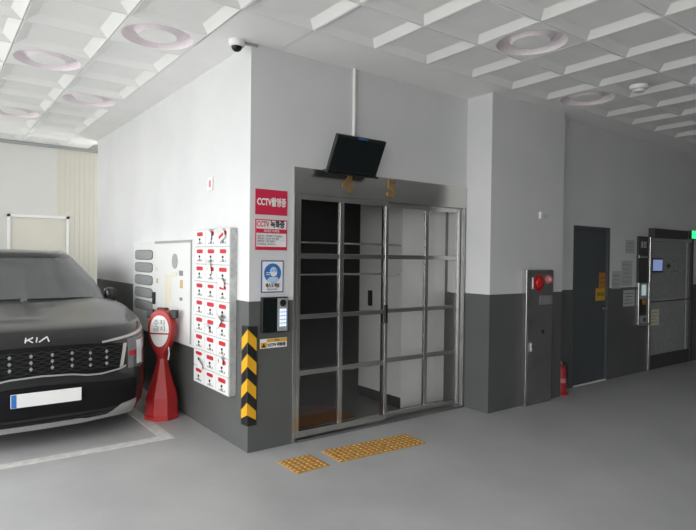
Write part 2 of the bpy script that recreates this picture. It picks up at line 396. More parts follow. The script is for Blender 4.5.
# ---------------------------------------------------------------- sliding gate
g = thing('door_1', 'stainless steel framed glass sliding gate under the brass numerals', 'gate', (1.45, 0, 0), kind='structure')
b = B(); b.box(.40, .432, -.012, .12, 0, 2.305, .004); b.build('gate_post', 'steel', g, world=True)
b = B(); b.box(2.480, 2.507, -.008, .10, 0, 2.09, .003); b.build('gate_post', 'steel_dull', g, world=True)  # duller steel stands in for a dimmer reflection on this post
b = B(); b.box(.395, 2.505, -.014, .0, 2.085, 2.305, .004); b.box(.45, 2.485, .0, .12, 2.085, 2.12); b.build('header', 'steel', g, world=True)
b = B(); b.box(.45, 2.485, -.02, .12, .0, .022, .003); b.build('sill', 'steel_dull', g, world=True)
def leaf(x0, x1, xm, ya, yb, rails, zb, zt, st):
    b = B()
    b.box(x0, x0+st, ya, yb, zb, zt, .003); b.box(x1-st, x1, ya, yb, zb, zt, .003); b.box(xm-.022, xm+.022, ya, yb, zb+.054, zt-.044, .003)
    b.box(x0+st, x1-st, ya, yb, zt-.045, zt, .003); b.box(x0+st, x1-st, ya, yb, zb, zb+.055, .003)
    for (r0, r1) in rails: b.box(x0+st, x1-st, ya+.002, yb-.002, r0, r1, .003)
    L = b.build('sliding_leaf', 'steel', g, world=True)
    zs = [zb+.055] + [v for r in rails for v in r] + [zt-.045]
    ym = (ya+yb)/2
    off = Vector(g.location)
    for k in range(0, len(zs), 2):
        for (a, c) in ((x0+st, xm-.022), (xm+.022, x1-st)):
            q = B(); q.box(a, c, ym-.003, ym+.003, zs[k], zs[k+1])
            for v in q.bm.verts: v.co -= off
            q.build('glass_pane', 'glass', L)
    return L
rails = [(.560, .603), (1.035, 1.075), (1.545, 1.588)]
L1 = leaf(.434, 1.432, .892, -.012, .022, rails, .040, 2.084, .035)
L2 = leaf(1.420, 2.470, 1.99, .045, .079, rails, .024, 2.084, .03)
b = B(); b.box(1.385, 1.415, -.035, -.012, .95, 1.12, .004)
for v in b.bm.verts: v.co -= Vector(g.location)
b.build('latch', 'black', L1)
for (s, x) in (('4', .945), ('5', 1.452)):
    n = lettering('brass_numeral', s, .215, (x, -.020, 2.200), 'brass', None, depth=.006, bold=.009, world=False)
    tag(n, 'brass numeral %s fixed on the steel header of the gate%s' % (s, ', under the hanging monitor' if s == '4' else ''), 'numeral', 'brass numerals on the gate header')
# hand rail inside
t = thing('guard_rail', 'thin steel double guard rail inside the lobby behind the gate', 'rail', (1.2, .24, .012))
b = B(); b.cyl((.55, .24, 1.69), (1.879, .31, 1.69), .011); b.build('rail_bar', 'steel', t, world=True)
b = B(); b.cyl((.55, .24, 1.40), (1.879, .31, 1.40), .011); b.build('rail_bar', 'steel', t, world=True)
for x in (.55,):
    b = B(); b.cyl((x, .24, .012), (x, .24, 1.70), .012); b.build('rail_post', 'steel_dull', t, world=True)
t = B(); t.box(.47, 1.3, .28, .85, .012, .022, .003)
tag(t.build('door_mat', 'mat_red'), 'reddish brown mat on the dark lobby floor behind the gate', 'mat')
t = thing('call_panel', 'narrow steel call panel on the pale lobby partition behind the gate', 'panel', (1.88, .80, 1.05))
b = B(); b.box(1.868, 1.88, .765, .835, 1.03, 1.20, .003); b.build('faceplate', 'black', t, world=True)
b = B(); b.cyl((1.866, .80, 1.13), (1.862, .80, 1.13), .014); b.build('button', 'steel', t, world=True)

# ---------------------------------------------------------------- monitor and conduit over the gate
tv = thing('hanging_monitor', 'black flat monitor tilted downward above the gate header', 'monitor', (.920, -.10, 2.290), (math.radians(27), 0, 0))
b = B(); b.box(-.262, .262, -.018, .018, 0, .320, .006); b.build('bezel', 'black', tv)
b = B(); b.box(-.252, .252, -.0195, -.0175, .020, .300); b.build('screen', 'screen', tv)
b = B(); b.box(-.045, .055, -.0205, -.018, .304, .316); b.build('blue_strip', 'blue', tv)
b = B(); b.box(-.275, .275, -.045, .03, -.012, .0, .003); b.build('lower_shelf', 'black', tv)
b = B(); b.box(-.07, .07, .018, .06, .12, .26, .005); b.cyl((0, .05, .19), (0, .215, .10), .018); b.build('wall_bracket', 'black', tv)
b = B(); b.cyl((1.003, -.018, 2.62), (1.003, -.018, H), .016)
tag(b.build('cable_conduit', 'cream_trim', smooth=True), 'white cable conduit running from the ceiling down to the monitor', 'conduit')

# ---------------------------------------------------------------- signs on the narrow front wall
def board(name, label, x0, x1, z0, z1, m, y=0, th=.006, frame=None, group=None):
    t = thing(name, label, 'sign', ((x0+x1)/2, y, z0), group=group)
    if frame:
        B().box(x0, x1, y-th, y, z0, z1, .002).build('border', frame, t, world=True)
        B().box(x0+.009, x1-.009, y-th-.001, y-th+.001, z0+.009, z1-.009).build('board', m, t, world=True)
    else:
        B().box(x0, x1, y-th, y, z0, z1, .002).build('board', m, t, world=True)
    return t
t = board('warning_sign', 'crimson sign reading CCTV in white letters, topmost on the front wall', .046, .338, 1.893, 2.096, 'crimson')
lettering('lettering', 'CCTV촬영중', .075, (.192, -.0075, 1.992), 'white', t, width=.262, bold=.0022)
t = board('notice_sign', 'white and red notice with a CCTV heading just below the crimson sign', .048, .338, 1.610, 1.855, 'white', frame='crimson')
lettering('heading', 'CCTV', .062, (.113, -.0085, 1.815), 'crimson', t, width=.11, bold=.001)
lettering('heading', '녹화중', .062, (.246, -.0085, 1.815), 'ink', t, width=.13, bold=.002)
B().box(.057, .329, -.0085, -.006, 1.745, 1.780).build('red_band', 'crimson', t, world=True)
lettering('lettering', '24시간 녹화중', .026, (.192, -.0095, 1.7625), 'white', t, width=.14)
B().box(.057, .329, -.0085, -.006, 1.619, 1.637).build('red_band', 'crimson', t, world=True)
for z, s in ((1.722, '설치목적 : 범죄예방 및 시설관리'), (1.700, '촬영시간 : 24시간 연속 촬영'), (1.678, '촬영범위 : 건물 내외부'), (1.656, '관리책임자 : 관리사무소')):
    lettering('small_print', s, .017, (.064, -.0080, z), 'ink_grey', t, align='LEFT')
B().box(.065, .322, -.0078, -.0068, 1.7095, 1.7105).build('rule_line', 'ink_grey', t, world=True)
B().box(.065, .322, -.0078, -.0068, 1.6880, 1.6890).build('rule_line', 'ink_grey', t, world=True)
t = board('mask_sign', 'white sign with a blue disc and masked face above the entry phone', .104, .308, 1.267, 1.527, 'white', frame='navy')
B().cyl((.206, -.0068, 1.425), (.206, -.0085, 1.425), .078, seg=40).build('blue_disc', 'blue', t, world=True)
b = B(); b.ball((.214, -.0085, 1.435), .040, 20, (.85, .06, 1)); b.prism([(.150, -.0100, 1.362), (.176, -.0100, 1.392), (.25, -.0100, 1.392), (.262, -.0100, 1.372), (.232, -.0100, 1.354), (.185, -.0100, 1.350)], (0, .002, 0)); b.build('face_icon', 'pale_blue', t, world=True)
b = B(); b.prism([(.184, -.0125, 1.432), (.244, -.0125, 1.432), (.240, -.0125, 1.408), (.214, -.0125, 1.395), (.188, -.0125, 1.408)], (0, .002, 0)); b.box(.148, .184, -.0105, -.009, 1.425, 1.431); b.box(.148, .178, -.0105, -.009, 1.410, 1.416); b.build('mask_icon', 'white', t, world=True)
b = B()
for x in (.200, .228): b.ball((x, -.0118, 1.446), .0045, 8)
b.build('eye_icon', 'ink', t, world=True)
lettering('lettering', '마스크 착용', .038, (.206, -.0085, 1.322), 'ink', t, width=.125, bold=.001)
lettering('small_print', '출입시 필수', .016, (.206, -.0085, 1.293), 'ink_grey', t, width=.10)

t = thing('entry_phone', 'black entry phone with a lit keypad on the dark grey wall band', 'intercom', (.22, 0, .945))
B().box(.100, .338, -.035, 0, .945, 1.232, .006).build('housing', 'black', t, world=True)
B().box(.108, .232, -.0365, -.034, .955, 1.222).build('display_glass', 'screen', t, world=True)
B().box(.238, .332, -.040, -.034, .955, 1.222, .003).build('faceplate', 'vent', t, world=True)
b = B(); b.cyl((.285, -.040, 1.183), (.285, -.046, 1.183), .028, seg=28); b.cyl((.285, -.046, 1.183), (.285, -.050, 1.183), .017, seg=20); b.build('camera_lens', 'black', t, world=True)
B().box(.251, .320, -.0425, -.039, .985, 1.140, .002).build('keypad_plate', 'hose_grey', t, world=True)
for r in range(5):
    for c in range(3):
        B().box(.255+c*.0215, .2735+c*.0215, -.046, -.042, 1.113-r*.030, 1.136-r*.030, .002).build('key', 'keypad', t, world=True)
t = board('caution_sign', 'small yellow and white caution label just below the entry phone', .100, .348, .818, .895, 'white')
B().box(.160, .345, -.0075, -.006, .866, .892).build('yellow_band', 'yellow', t, world=True)
B().box(.104, .158, -.0075, -.006, .822, .866).build('yellow_panel', 'yellow', t, world=True)
B().prism([(.112, -.0085, .828), (.150, -.0085, .828), (.131, -.0085, .860)], (0, .002, 0)).build('warning_triangle', 'ink', t, world=True)
lettering('lettering', 'CCTV 작동중', .032, (.250, -.0080, .842), 'ink', t, width=.165, bold=.001)
lettering('small_print', '주의', .022, (.250, -.0085, .879), 'ink', t, width=.04)
b = B(); b.cyl((.345, 0, .775), (.345, -.008, .775), .010, seg=14)
tag(b.build('door_stop', 'steel', smooth=True), 'tiny round steel stud on the wall below the caution label', 'stud')

# chevron corner guard
t = thing('corner_guard', 'black rubber corner guard with yellow chevrons on the wall corner', 'corner guard', (0, 0, .215))
b = B(); b.box(-.014, .070, -.014, 0, .215, 1.005, .003); b.box(-.014, 0, 0, .092, .215, 1.005, .003); b.build('rubber_guard', 'black', t, world=True)
for k in range(4):
    zt = .985-k*.193; b = B()
    b.prism([(-.016, -.0165, zt), (.064, -.0165, zt-.078), (.064, -.0165, zt-.178), (-.016, -.0165, zt-.100)], (0, .003, 0))
    b.prism([(-.0165, -.016, zt), (-.0165, .086, zt-.078), (-.0165, .086, zt-.178), (-.0165, -.016, zt-.100)], (.003, 0, 0))
    if k == 3:
        b.bm.free(); b = B()
        b.prism([(-.016, -.0165, zt), (.064, -.0165, zt-.078), (.064, -.0165, zt-.148), (-.016, -.0165, zt-.100)], (0, .003, 0))
        b.prism([(-.0165, -.016, zt), (-.0165, .086, zt-.078), (-.0165, .086, zt-.148), (-.0165, -.016, zt-.100)], (.003, 0, 0))
    b.build('yellow_chevron', 'yellow', t, world=True)

# ---------------------------------------------------------------- mailbox bank on the side wall
bk = thing('mailbox_bank', 'white bank of small mailboxes with red labels on the side wall', 'mailboxes', (0, .59, .41))
y0, y1, z0, z1, xf = .215, .960, .410, 1.790, -.065
B().box(xf+.004, -.001, y0, y1, z0, z1, .003).build('casing', 'galvanised', bk, world=True)
dy, dz = (y1-y0)/3, (z1-z0)/9
torn = {(0, 0): 'paper', (1, 0): 'paper', (2, 0): 'paper'}
for r in range(9):
    for c in range(3):
        # column 0 is the one farthest from the corner
        ya = y1-c*dy; yb = ya-dy; za = z1-r*dz; zb = za-dz
        d = B().box(xf-.004, xf+.006, yb+.004, ya-.004, zb+.004, za-.004, .002).build('mailbox_door', 'bank_face', bk, world=True)
        off = Vector(bk.location)
        def sub(nm, bb, m):
            for v in bb.bm.verts: v.co -= off
            return bb.build(nm, m, d)
        hh = .036 if random.random() < .7 else .030
        w_ = random.uniform(.062, .075)
        ym = (ya+yb)/2
        sub('red_label', B().prism([(xf-.006, ym+w_*math.copysign(abs(math.cos(q*PI/10+.157))**.4, math.cos(q*PI/10+.157)), za-.022-hh/2+hh/2*math.copysign(abs(math.sin(q*PI/10+.157))**.4, math.sin(q*PI/10+.157))) for q in range(20)], (.003, 0, 0)), 'red')
        sub('lock', B().cyl((xf-.004, ym, za-.087), (xf-.011, ym, za-.087), .011, seg=12), 'ink')
        n = '%d0%d' % (10-r if r < 9 else 1, c+1)
        sub('card_holder', B().box(xf-.0055, xf-.003, ym-.018, ym+.018, za-.125, za-.105), 'ink_grey')
        b = B(); pp = []
        for q in range(4):
            yy = ym-.055+q*.034; t_ = za-.114-.006*(q % 2)
            pp += [(xf-.0055, yy, za-.127), (xf-.0055, yy, t_), (xf-.0055, yy+.010, t_), (xf-.0055, yy+.010, za-.127)]
        pp += [(xf-.0055, ym+.057, za-.1285), (xf-.0055, ym-.055, za-.1285)]
        b.prism(pp, (.0025, 0, 0))
        sub('printed_marks', b, 'ink')
# letters and flyers sticking out of the boxes
def flyer(label, y, z, w, h, ang, tilt, fold=0.25, red=False):
    o = thing('folded_flyer', label, 'flyer', (xf-.016, y, z), (0, 0, 0), 'flyers stuck in the mailboxes')
    T = Matrix.Rotation(-ang*.3, 4, 'Y') @ Matrix.Rotation(tilt, 4, 'X')
    b = B(); b.box(-.003, 0, -w/2, w/2, 0, h*.6, T=T)
    T2 = T @ Matrix.Translation((0, 0, h*.6)) @ Matrix.Rotation(-.5, 4, 'Y')
    b.box(-.003, 0, -w/2, w/2, -.001, h*.45, T=T2)
    b.build('paper_sheet', 'paper', o)
    if red:
        b = B(); b.box(-.0042, -.002, -w*.38, w*.38, h*.25, h*.5, T=T); b.build('red_print', 'red', o)
flyer('folded white flyer leaning from the middle box of the top row', .60, 1.70, .075, .11, .25, .3)
flyer('folded white flyer with red print in the top row box beside the corner', .33, 1.69, .13, .10, .3, -.35, red=True)
flyer('long curled white flyer in the middle box of the third row', .575, 1.40, .05, .13, .2, -.15)
flyer('small white flyer hanging from the fourth row box beside the corner', .34, 1.30, .10, .08, .2, .15)
flyer('white folded letter sticking out slantwise near the fifth row', .44, .97, .07, .20, .5, .9)
flyer('white slip in the sixth row box of the middle column', .60, .90, .05, .07, .35, -.3)
flyer('white letter hanging low in the column farthest from the corner', .80, .56, .13, .09, .35, .35)
flyer('torn white slip in the eighth row box beside the corner', .34, .66, .06, .09, .3, .4)

# ---------------------------------------------------------------- electrical cabinet with louvres
cb = thing('distribution_cabinet', 'white steel cabinet with five grey louvres mounted on the side wall', 'cabinet', (0, 2.0, .70))
y0, y1, z0, z1, xc = 1.0, 2.93, .70, 1.712, -.05
B().box(xc, -.001, y0, y1, z0, z1, .004).build('housing', 'white_metal', cb, world=True)
b = B(); b.box(xc-.006, xc+.002, y0+.01, 2.08, z0+.02, z1-.005, .003); door = b.build('door', 'bank_face', cb, world=True)
off = Vector(cb.location)
def csub(nm, bb, m, par=None):
    for v in bb.bm.verts: v.co -= off
    return bb.build(nm, m, par or door)
csub('door_rim', B().box(xc-.016, xc-.004, 1.06, 2.10, z1-.030, z1-.006, .003).box(xc-.016, xc-.004, 1.05, 1.075, z0+.03, z1-.006, .003), 'vent')
csub('viewing_port', B().cyl((xc-.004, 1.50, 1.50), (xc-.012, 1.50, 1.50), .075, seg=28), 'vent')
csub('beige_notice', B().box(xc-.009, xc-.005, 1.62, 1.78, 1.00, 1.36), 'beige')
csub('small_notice', B().box(xc-.009, xc-.005, 1.45, 1.56, 1.345, 1.395), 'beige')
for (ya, za, w_, h_, m) in ((1.28, 1.36, .10, .05, 'ink_grey'), (1.28, 1.24, .07, .08, 'tan'), (1.29, 1.12, .07, .03, 'ink_grey')):
    csub('sticker', B().box(xc-.009, xc-.005, ya, ya+w_, za, za+h_), m)
for (ya, za, w_, h_, m) in ((2.03, 1.39, .06, .04, 'beige'), (2.0, 1.26, .05, .05, 'tan')):
    csub('sticker', B().box(xc-.010, xc-.005, ya, ya+w_, za, za+h_), m)
csub('handle', B().box(xc-.030, xc-.004, 2.09, 2.13, 1.03, 1.16, .006), 'black', cb)
for k in range(5):
    z = 1.560-k*.142
    def rr_(hy, hz): return [(2.525+hy*math.copysign(abs(math.cos(q*PI/14+.11))**.3, math.cos(q*PI/14+.11)), z+hz*math.copysign(abs(math.sin(q*PI/14+.11))**.5, math.sin(q*PI/14+.11))) for q in range(28)]
    b = B(); b.prism([(xc-.004, yy, zz) for yy, zz in rr_(.325, .056)], (.005, 0, 0))
    rim = csub('louvre', b, 'vent_edge', cb)
    b = B(); b.prism([(xc-.006, yy, zz) for yy, zz in rr_(.308, .048)], (.003, 0, 0))
    for v in b.bm.verts: v.co -= off
    b.build('louvre_panel', 'vent', rim)
    b = B()
    for q in range(6): b.box(xc-.010, xc-.005, 2.25, 2.80, z-.040+q*.015, z-.033+q*.015)
    for v in b.bm.verts: v.co -= off
    b.build('louvre_slat', 'vent_dark', rim)
t = thing('wall_switch', 'small white plate with a pinkish mark high on the white side wall', 'switch', (0, .76, 2.14))
B().box(-.012, 0, .71, .81, 2.14, 2.26, .003).build('plate', 'cream_trim', t, world=True)
B().box(-.015, -.010, .74, .78, 2.17, 2.23, .002).build('indicator', 'pink', t, world=True)

# ---------------------------------------------------------------- red parking bollard
t = thing('parking_bollard', 'red plastic no parking stand beside the car and white cabinet', 'bollard', (-.215, 1.38, 0), (0, 0, math.radians(-46)))
b = B(); b.lathe([(.168, 0), (.168, .035), (.158, .05), (.152, .21), (.118, .31), (.083, .42), (.056, .51), (.042, .58)], seg=8); b.build('base', 'red_plastic', t)
# oval head
def oval(cx, cz, rx, rz, y, d, n=28, p=2.2):
    pts = []
    for k in range(n):
        a = 2*PI*k/n; c, s_ = math.cos(a), math.sin(a)
        pts.append((cx+rx*abs(c)**(2/p)*(1 if c > 0 else -1), y, cz+rz*abs(s_)**(2/p)*(1 if s_ > 0 else -1)))
    return pts
b = B(); b.prism([(x*(1-.42*max(0, (.86-z)/.26)**1.3), y, z) for x, y, z in oval(0, .82, .128, .225, -.06, 0)], (0, .12, 0)); b.cyl((0, 0, .56), (0, 0, .66), .045, .062, 12)
es = [e for e in b.bm.edges if len(e.link_faces) == 2 and any(len(f.verts) > 10 for f in e.link_faces)]
bmesh.ops.bevel(b.bm, geom=es, offset=.015, segments=3, profile=.5, affect='EDGES')
b.build('head', 'red_plastic', t, smooth=True)
b = B(); b.prism([(x*(1-.25*max(0, (.84-z)/.2)), y, z) for x, y, z in oval(-.0, .835, .096, .150, -.065, 0)], (0, .008, 0)); wp = b.build('white_face', 'white', t)
b = B(); b.box(-.096, .096, -.069, -.060, .805, .819); b.build('divider', 'red_plastic', t)
lettering('lettering', '주차', .065, (0, -.0665, .912), 'ink_grey', t, width=.12, world=False)
lettering('lettering', '금지', .055, (0, -.0665, .855), 'ink_grey', t, width=.12, world=False)
for s in (-1, 1):
    b = B(); b.box(s*.10-.028, s*.10+.028+s*.03, -.03, .03, .965, 1.035, .006) if False else b.box(min(s*.085, s*.15), max(s*.085, s*.15), -.03, .03, .955, 1.035, .006)
    b.build('chain_clip', 'black', t)
b = B(); b.box(-.05, .05, -.03, .03, 1.00, 1.055, .01); b.build('top_clip', 'black', t)
b = B(); b.tube([(.075, -.03, .70), (.085, -.03, .62), (.080, -.04, .56)], .006); b.build('cord', 'white', t)

# ---------------------------------------------------------------- tactile paving
def tactile(label, x0, y0, a, group='yellow tactile tiles in front of the gate'):
    t = thing('tactile_tile', label, 'tactile tile', (x0, y0, 0), (0, 0, a), group)
    S = .285
    B().box(0, S, -S, 0, 0, .006, .002).build('tile_base', 'tactile', t)
    b = B()
    for i in range(6):
        for j in range(6): b.lathe([(.016, .005), (.014, .010), (.010, .012)], .0238+i*.0475, -.0238-j*.0475, 10)
    b.build('stud_grid', 'tactile', t)
    return t
tactile('single yellow tactile tile lying apart, next to the gate post', .095, -.31, 0)
for k, s in enumerate(('yellow tactile tile of the three tile strip, nearest the single tile', 'yellow tactile tile in the middle of the three tile strip', 'yellow tactile tile of the strip, farthest from the single tile')):
    a = -.06
    tactile(s, .50+k*.287*math.cos(a), -.30+k*.287*math.sin(a), a)

# ---------------------------------------------------------------- dome camera, smoke detector, column sensor
t = thing('dome_camera', 'white dome surveillance camera under the ceiling at the wall corner', 'camera', (-.115, .02, H))
t.scale = (1, 1, 1)
b = B(); b.lathe([(.062, -.0), (.062, -.03), (.056, -.045), (.050, -.05)], seg=28); b.build('housing', 'cream_trim', t, smooth=True)
b = B(); b.ball((0, 0, -.050), .042, 20, (1, 1, .9)); b.build('dome', 'screen', t, smooth=True)
b = B(); b.cyl((.05, -.01, -.012), (.17, -.02, -.012), .012); b.build('cable', 'vent', t)
t = thing('smoke_detector', 'white round smoke detector on the coffered ceiling', 'detector', (3.40, -1.34, H))
b = B(); b.lathe([(.085, .0), (.085, -.02), (.078, -.035), (.05, -.048), (.02, -.05)], seg=28); b.build('housing', 'cream_trim', t, smooth=True)
b = B(); b.lathe([(.052, -.045), (.052, -.058), (.04, -.064)], seg=20); b.build('sensor_cap', 'white_metal', t, smooth=True)
t = thing('wall_sensor', 'small white sensor on the column above the hydrant cabinet', 'sensor', (3.35, YC, 1.99))
b = B(); b.box(3.30, 3.37, YC-.03, YC, 2.0, 2.08, .008); b.build('housing', 'cream_trim', t, world=True)
b = B(); b.cyl((3.345, YC-.03, 2.04), (3.375, YC-.055, 2.03), .014); b.build('lens', 'vent', t, world=True)

# ---------------------------------------------------------------- hydrant cabinet on the column
t = thing('hydrant_cabinet', 'tall stainless fire hydrant cabinet with red alarm lamp on the column', 'hydrant cabinet', (3.27, YC, 0))
xa, xb = 3.035, 3.515
b = B(); b.box(xa, xb, YC-.05, YC-.001, .0, 1.45, .003); b.build('body', 'steel_dull', t, world=True)
b = B(); b.box(xa-.006, xa+.016, YC-.062, YC-.001, 0, 1.455, .003); b.build('edge_trim', 'steel', t, world=True)
b = B(); b.box(xa+.03, xb-.02, YC-.058, YC-.049, .03, 1.05, .003); dr = b.build('door', 'steel_dull', t, world=True)
off = Vector(t.location)
b = B(); b.box(xa+.07, xa+.11, YC-.075, YC-.057, .58, .68, .004)
for v in b.bm.verts: v.co -= off
b.build('handle', 'steel', dr)
b = B(); b.box(xa+.27, xa+.31, YC-.066, YC-.057, .76, .80)
for v in b.bm.verts: v.co -= off
b.build('keyhole_plate', 'ink', dr)
b = B(); b.box(xa+.02, xb-.005, YC-.060, YC-.049, 1.185, 1.44, .003); b.build('alarm_plate', 'steel_dull', t, world=True)
b = B(); b.box(xa+.09, xa+.105, YC-.068, YC-.058, 1.25, 1.37, .002); b.build('label_strip', 'white', t, world=True)
b = B(); b.cyl((xa+.20, YC-.06, 1.310), (xa+.20, YC-.072, 1.310), .085, seg=32); b.ball((xa+.20, YC-.072, 1.310), .062, 24, (1, .5, 1)); b.build('alarm_bell', 'lamp_red', t, world=True, smooth=True)
b = B(); b.cyl((xa+.37, YC-.06, 1.345), (xa+.37, YC-.08, 1.345), .048, seg=28); b.ball((xa+.37, YC-.08, 1.345), .034, 18); b.build('alarm_lamp', 'pink', t, world=True, smooth=True)
b = B(); b.box(xa+.24, xb-.03, YC-.056, YC-.049, 1.075, 1.175, .002); b.build('paper_label', 'ink_grey', t, world=True)

# extinguisher
t = thing('fire_extinguisher', 'red fire extinguisher on the floor at the foot of the column', 'extinguisher', (3.885, -.255, 0))
b = B(); b.lathe([(.052, .02), (.060, .03), (.060, .27), (.050, .31), (.022, .335), (.018, .35)], seg=24); b.build('cylinder_body', 'red_plastic', t, smooth=True)
b = B(); b.cyl((0, 0, .345), (0, 0, .375), .016); b.box(-.05, .012, -.012, .012, .375, .385, .003); b.box(-.05, .012, -.010, .010, .352, .360, .003); b.build('valve', 'steel', t)
b = B(); b.tube([(.01, -.01, .365), (.06, -.03, .35), (.078, -.03, .25), (.072, -.03, .12)], .009); b.build('hose', 'black', t)
b = B(); b.lathe([(.085, 0), (.085, .022), (.060, .026)], seg=24); b.build('stand', 'red_plastic', t)
b = B(); b.lathe([(.0608, .14), (.0608, .19)], seg=24, cap=False); b.build('label_band', 'pink', t)

# ---------------------------------------------------------------- steel door and notices beyond the column
d = thing('door_4', 'dark blue grey steel door beyond the column', 'door', (4.7, YF, 0), kind='structure')
B().box(4.325, 5.085, YF+.03, YF+.07, .015, 1.945, .002).build('door_leaf', 'door_blue', d, world=True)
b = B(); b.box(4.285, 4.325, YF-.004, YF+.09, 0, 1.985, .002); b.box(5.085, 5.125, YF-.004, YF+.09, 0, 1.985, .002); b.box(4.325, 5.085, YF-.004, YF+.09, 1.945, 1.985, .002); b.build('door_frame', 'door_blue', d, world=True)
b = B(); b.box(4.325, 5.085, YF-.004, YF+.02, 0, .014); b.build('threshold', 'cream_trim', d, world=True)
b = B(); b.cyl((5.03, YF+.03, .945), (5.03, YF-.03, .945), .020); b.box(4.93, 5.04, YF-.035, YF-.02, .935, .955, .004); b.build('door_handle', 'steel', d, world=True)
def note(name, label, cat, x0, x1, z0, z1, m, y, lines=3, ink='ink_grey', group=None, text=None, tm='ink'):
    t = thing(name, label, cat, ((x0+x1)/2, y, z0), group=group)
    B().box(x0, x1, y-.004, y, z0, z1).build('sheet', m, t, world=True)
    if text: lettering('lettering', text, (z1-z0)*.3, ((x0+x1)/2, y-.005, (z0+z1)/2), tm, t, width=(x1-x0)*.75)
    elif lines:
        b = B()
        for k in range(lines):
            zz = z1-(z1-z0)*(k+1)/(lines+1); ww = (x1-x0)*(.12+.08*((k*7) % 3))
            b.box(x0+(x1-x0)*.12, x1-ww, y-.0055, y-.0035, zz-.0035, zz+.0035)
        b.build('printed_lines', ink, t, world=True)
    return t
note('door_sticker', 'yellow ochre square sticker on the steel door above its handle', 'sticker', 4.855, 5.075, 1.04, 1.20, 'ochre', YF+.029, 0, text='출입금지')
note('door_sticker', 'orange upright sticker on the steel door above the ochre sticker', 'sticker', 4.93, 5.08, 1.205, 1.40, 'orange', YF+.029, 2, 'ink')
note('wall_notice', 'white paper sheet with curled edge pinned beside the steel door', 'notice', 5.43, 5.71, 1.22, 1.56, 'grey_paper', YF, 5)
note('wall_notice', 'pale faded sheet between the steel door and the curled white sheet', 'notice', 5.18, 5.42, 1.19, 1.42, 'grey_paper', YF, 3)
note('wall_notice', 'grey notice under the curled white sheet on the dark band', 'notice', 5.49, 5.79, .94, 1.16, 'grey_paper', YF, 4, 'ink')
note('wall_notice', 'faded grey notice highest on the wall near the entry terminal', 'notice', 5.52, 5.77, 1.66, 1.84, 'grey_paper', YF, 3)

# entry terminal column
t = thing('entry_terminal', 'narrow upright access terminal with a small lit display by the far lobby entrance', 'terminal', (5.96, YF, .66))
B().box(5.83, 6.10, YF-.03, YF, .66, 1.90, .005).build('back_panel', 'dark_panel', t, world=True)
b = B(); b.box(5.81, 5.835, YF-.05, YF, .66, 1.26, .004); b.box(6.10, 6.125, YF-.05, YF, .66, 1.26, .004); b.box(5.81, 6.125, YF-.05, YF-.03, .66, .69, .004); b.build('side_trim', 'steel', t, world=True)
B().box(5.835, 6.10, YF-.036, YF-.028, 1.60, 1.635, .002).build('cross_bar', 'steel', t, world=True)
B().box(5.845, 6.09, YF-.045, YF-.029, 1.03, 1.255, .006).build('display_housing', 'vent', t, world=True)
B().box(5.90, 6.02, YF-.048, YF-.044, 1.08, 1.23).build('display', 'pale_screen', t, world=True)
B().box(5.845, 6.09, YF-.040, YF-.029, .68, .80, .004).build('card_reader', 'vent', t, world=True)
b = B(); b.cyl((6.0, YF-.04, .74), (6.0, YF-.045, .74), .028, seg=20); b.build('reader_button', 'ink', t, world=True)
b = B(); b.cyl((5.96, YF-.045, .99), (5.96, YF-.055, .99), .04, seg=20); b.build('speaker_rosette', 'orange', t, world=True)
B().box(5.90, 6.04, YF-.042, YF-.029, .83, .96, .005).build('keypad', 'ink', t, world=True)
lettering('lettering', '출입', .10, (5.96, YF-.032, 1.78), 'white', t, width=.15)

# far lobby entrance
d = thing('door_5', 'wide speckled grey entrance with a dark lintel, beyond the access terminal', 'door', (6.85, YF, 0), kind='structure')
B().box(6.155, 6.21, YF-.03, YF+.08, 0, 1.93, .004).build('door_frame', 'steel', d, world=True)
B().box(7.53, 7.60, YF-.01, YF+.08, 0, 1.93, .004).build('door_frame', 'dark_panel', d, world=True)
B().box(6.21, 7.53, YF-.01, YF+.08, 1.85, 1.93, .004).build('door_head', 'vent', d, world=True)
B().box(6.21, 7.42, YF+.02, YF+.06, .99, 1.85).build('upper_panel', 'panel_grey', d, world=True)
B().box(6.21, 7.53, YF+.015, YF+.065, .965, .985).build('mid_rail', 'dark_panel', d, world=True)
B().box(6.21, 7.42, YF+.02, YF+.06, .20, .965).build('lower_panel', 'panel_grey', d, world=True)
B().box(7.44, 7.53, YF+.02, YF+.06, .20, 1.85).build('side_panel', 'panel_grey', d, world=True)
B().box(6.21, 7.53, YF+.0, YF+.06, .0, .20, .003).build('kick_plate', 'dark_panel', d, world=True)
b = B(); b.box(6.15, 7.21, YF-.09, YF, 1.895, 2.02, .006)
t = tag(b.build('lintel_box', 'dark_panel'), 'long dark box mounted above the far lobby entrance', 'box')
t = thing('wall_display', 'small square blue display on the speckled entrance panel', 'display', (6.42, YF+.02, 1.40))
B().box(6.27, 6.60, YF-.005, YF+.02, 1.395, 1.60, .005).build('bezel', 'black', t, world=True)
B().box(6.295, 6.575, YF-.008, YF-.004, 1.42, 1.58).build('display', 'blue_screen', t, world=True)
t = thing('arrow_sign', 'small faded arrow sign beside the blue display', 'sign', (6.95, YF+.02, 1.42))
b = B(); b.prism([(6.76, YF+.012, 1.49), (6.84, YF+.012, 1.53), (6.84, YF+.012, 1.45)], (0, .008, 0)); b.box(6.84, 6.88, YF+.012, YF+.02, 1.48, 1.50); b.build('arrow', 'ink', t, world=True)
b = B(); b.box(6.92, 7.12, YF+.012, YF+.02, 1.40, 1.425); b.box(6.92, 7.12, YF+.012, YF+.02, 1.545, 1.57); b.box(7.09, 7.12, YF+.012, YF+.02, 1.40, 1.57); b.build('bracket_mark', 'ink_grey', t, world=True)
note('floor_notice', 'faded grey and yellow printed notice low on the speckled entrance panel', 'notice', 6.25, 6.55, .63, .86, 'beige', YF+.019, 4, 'ink_grey')
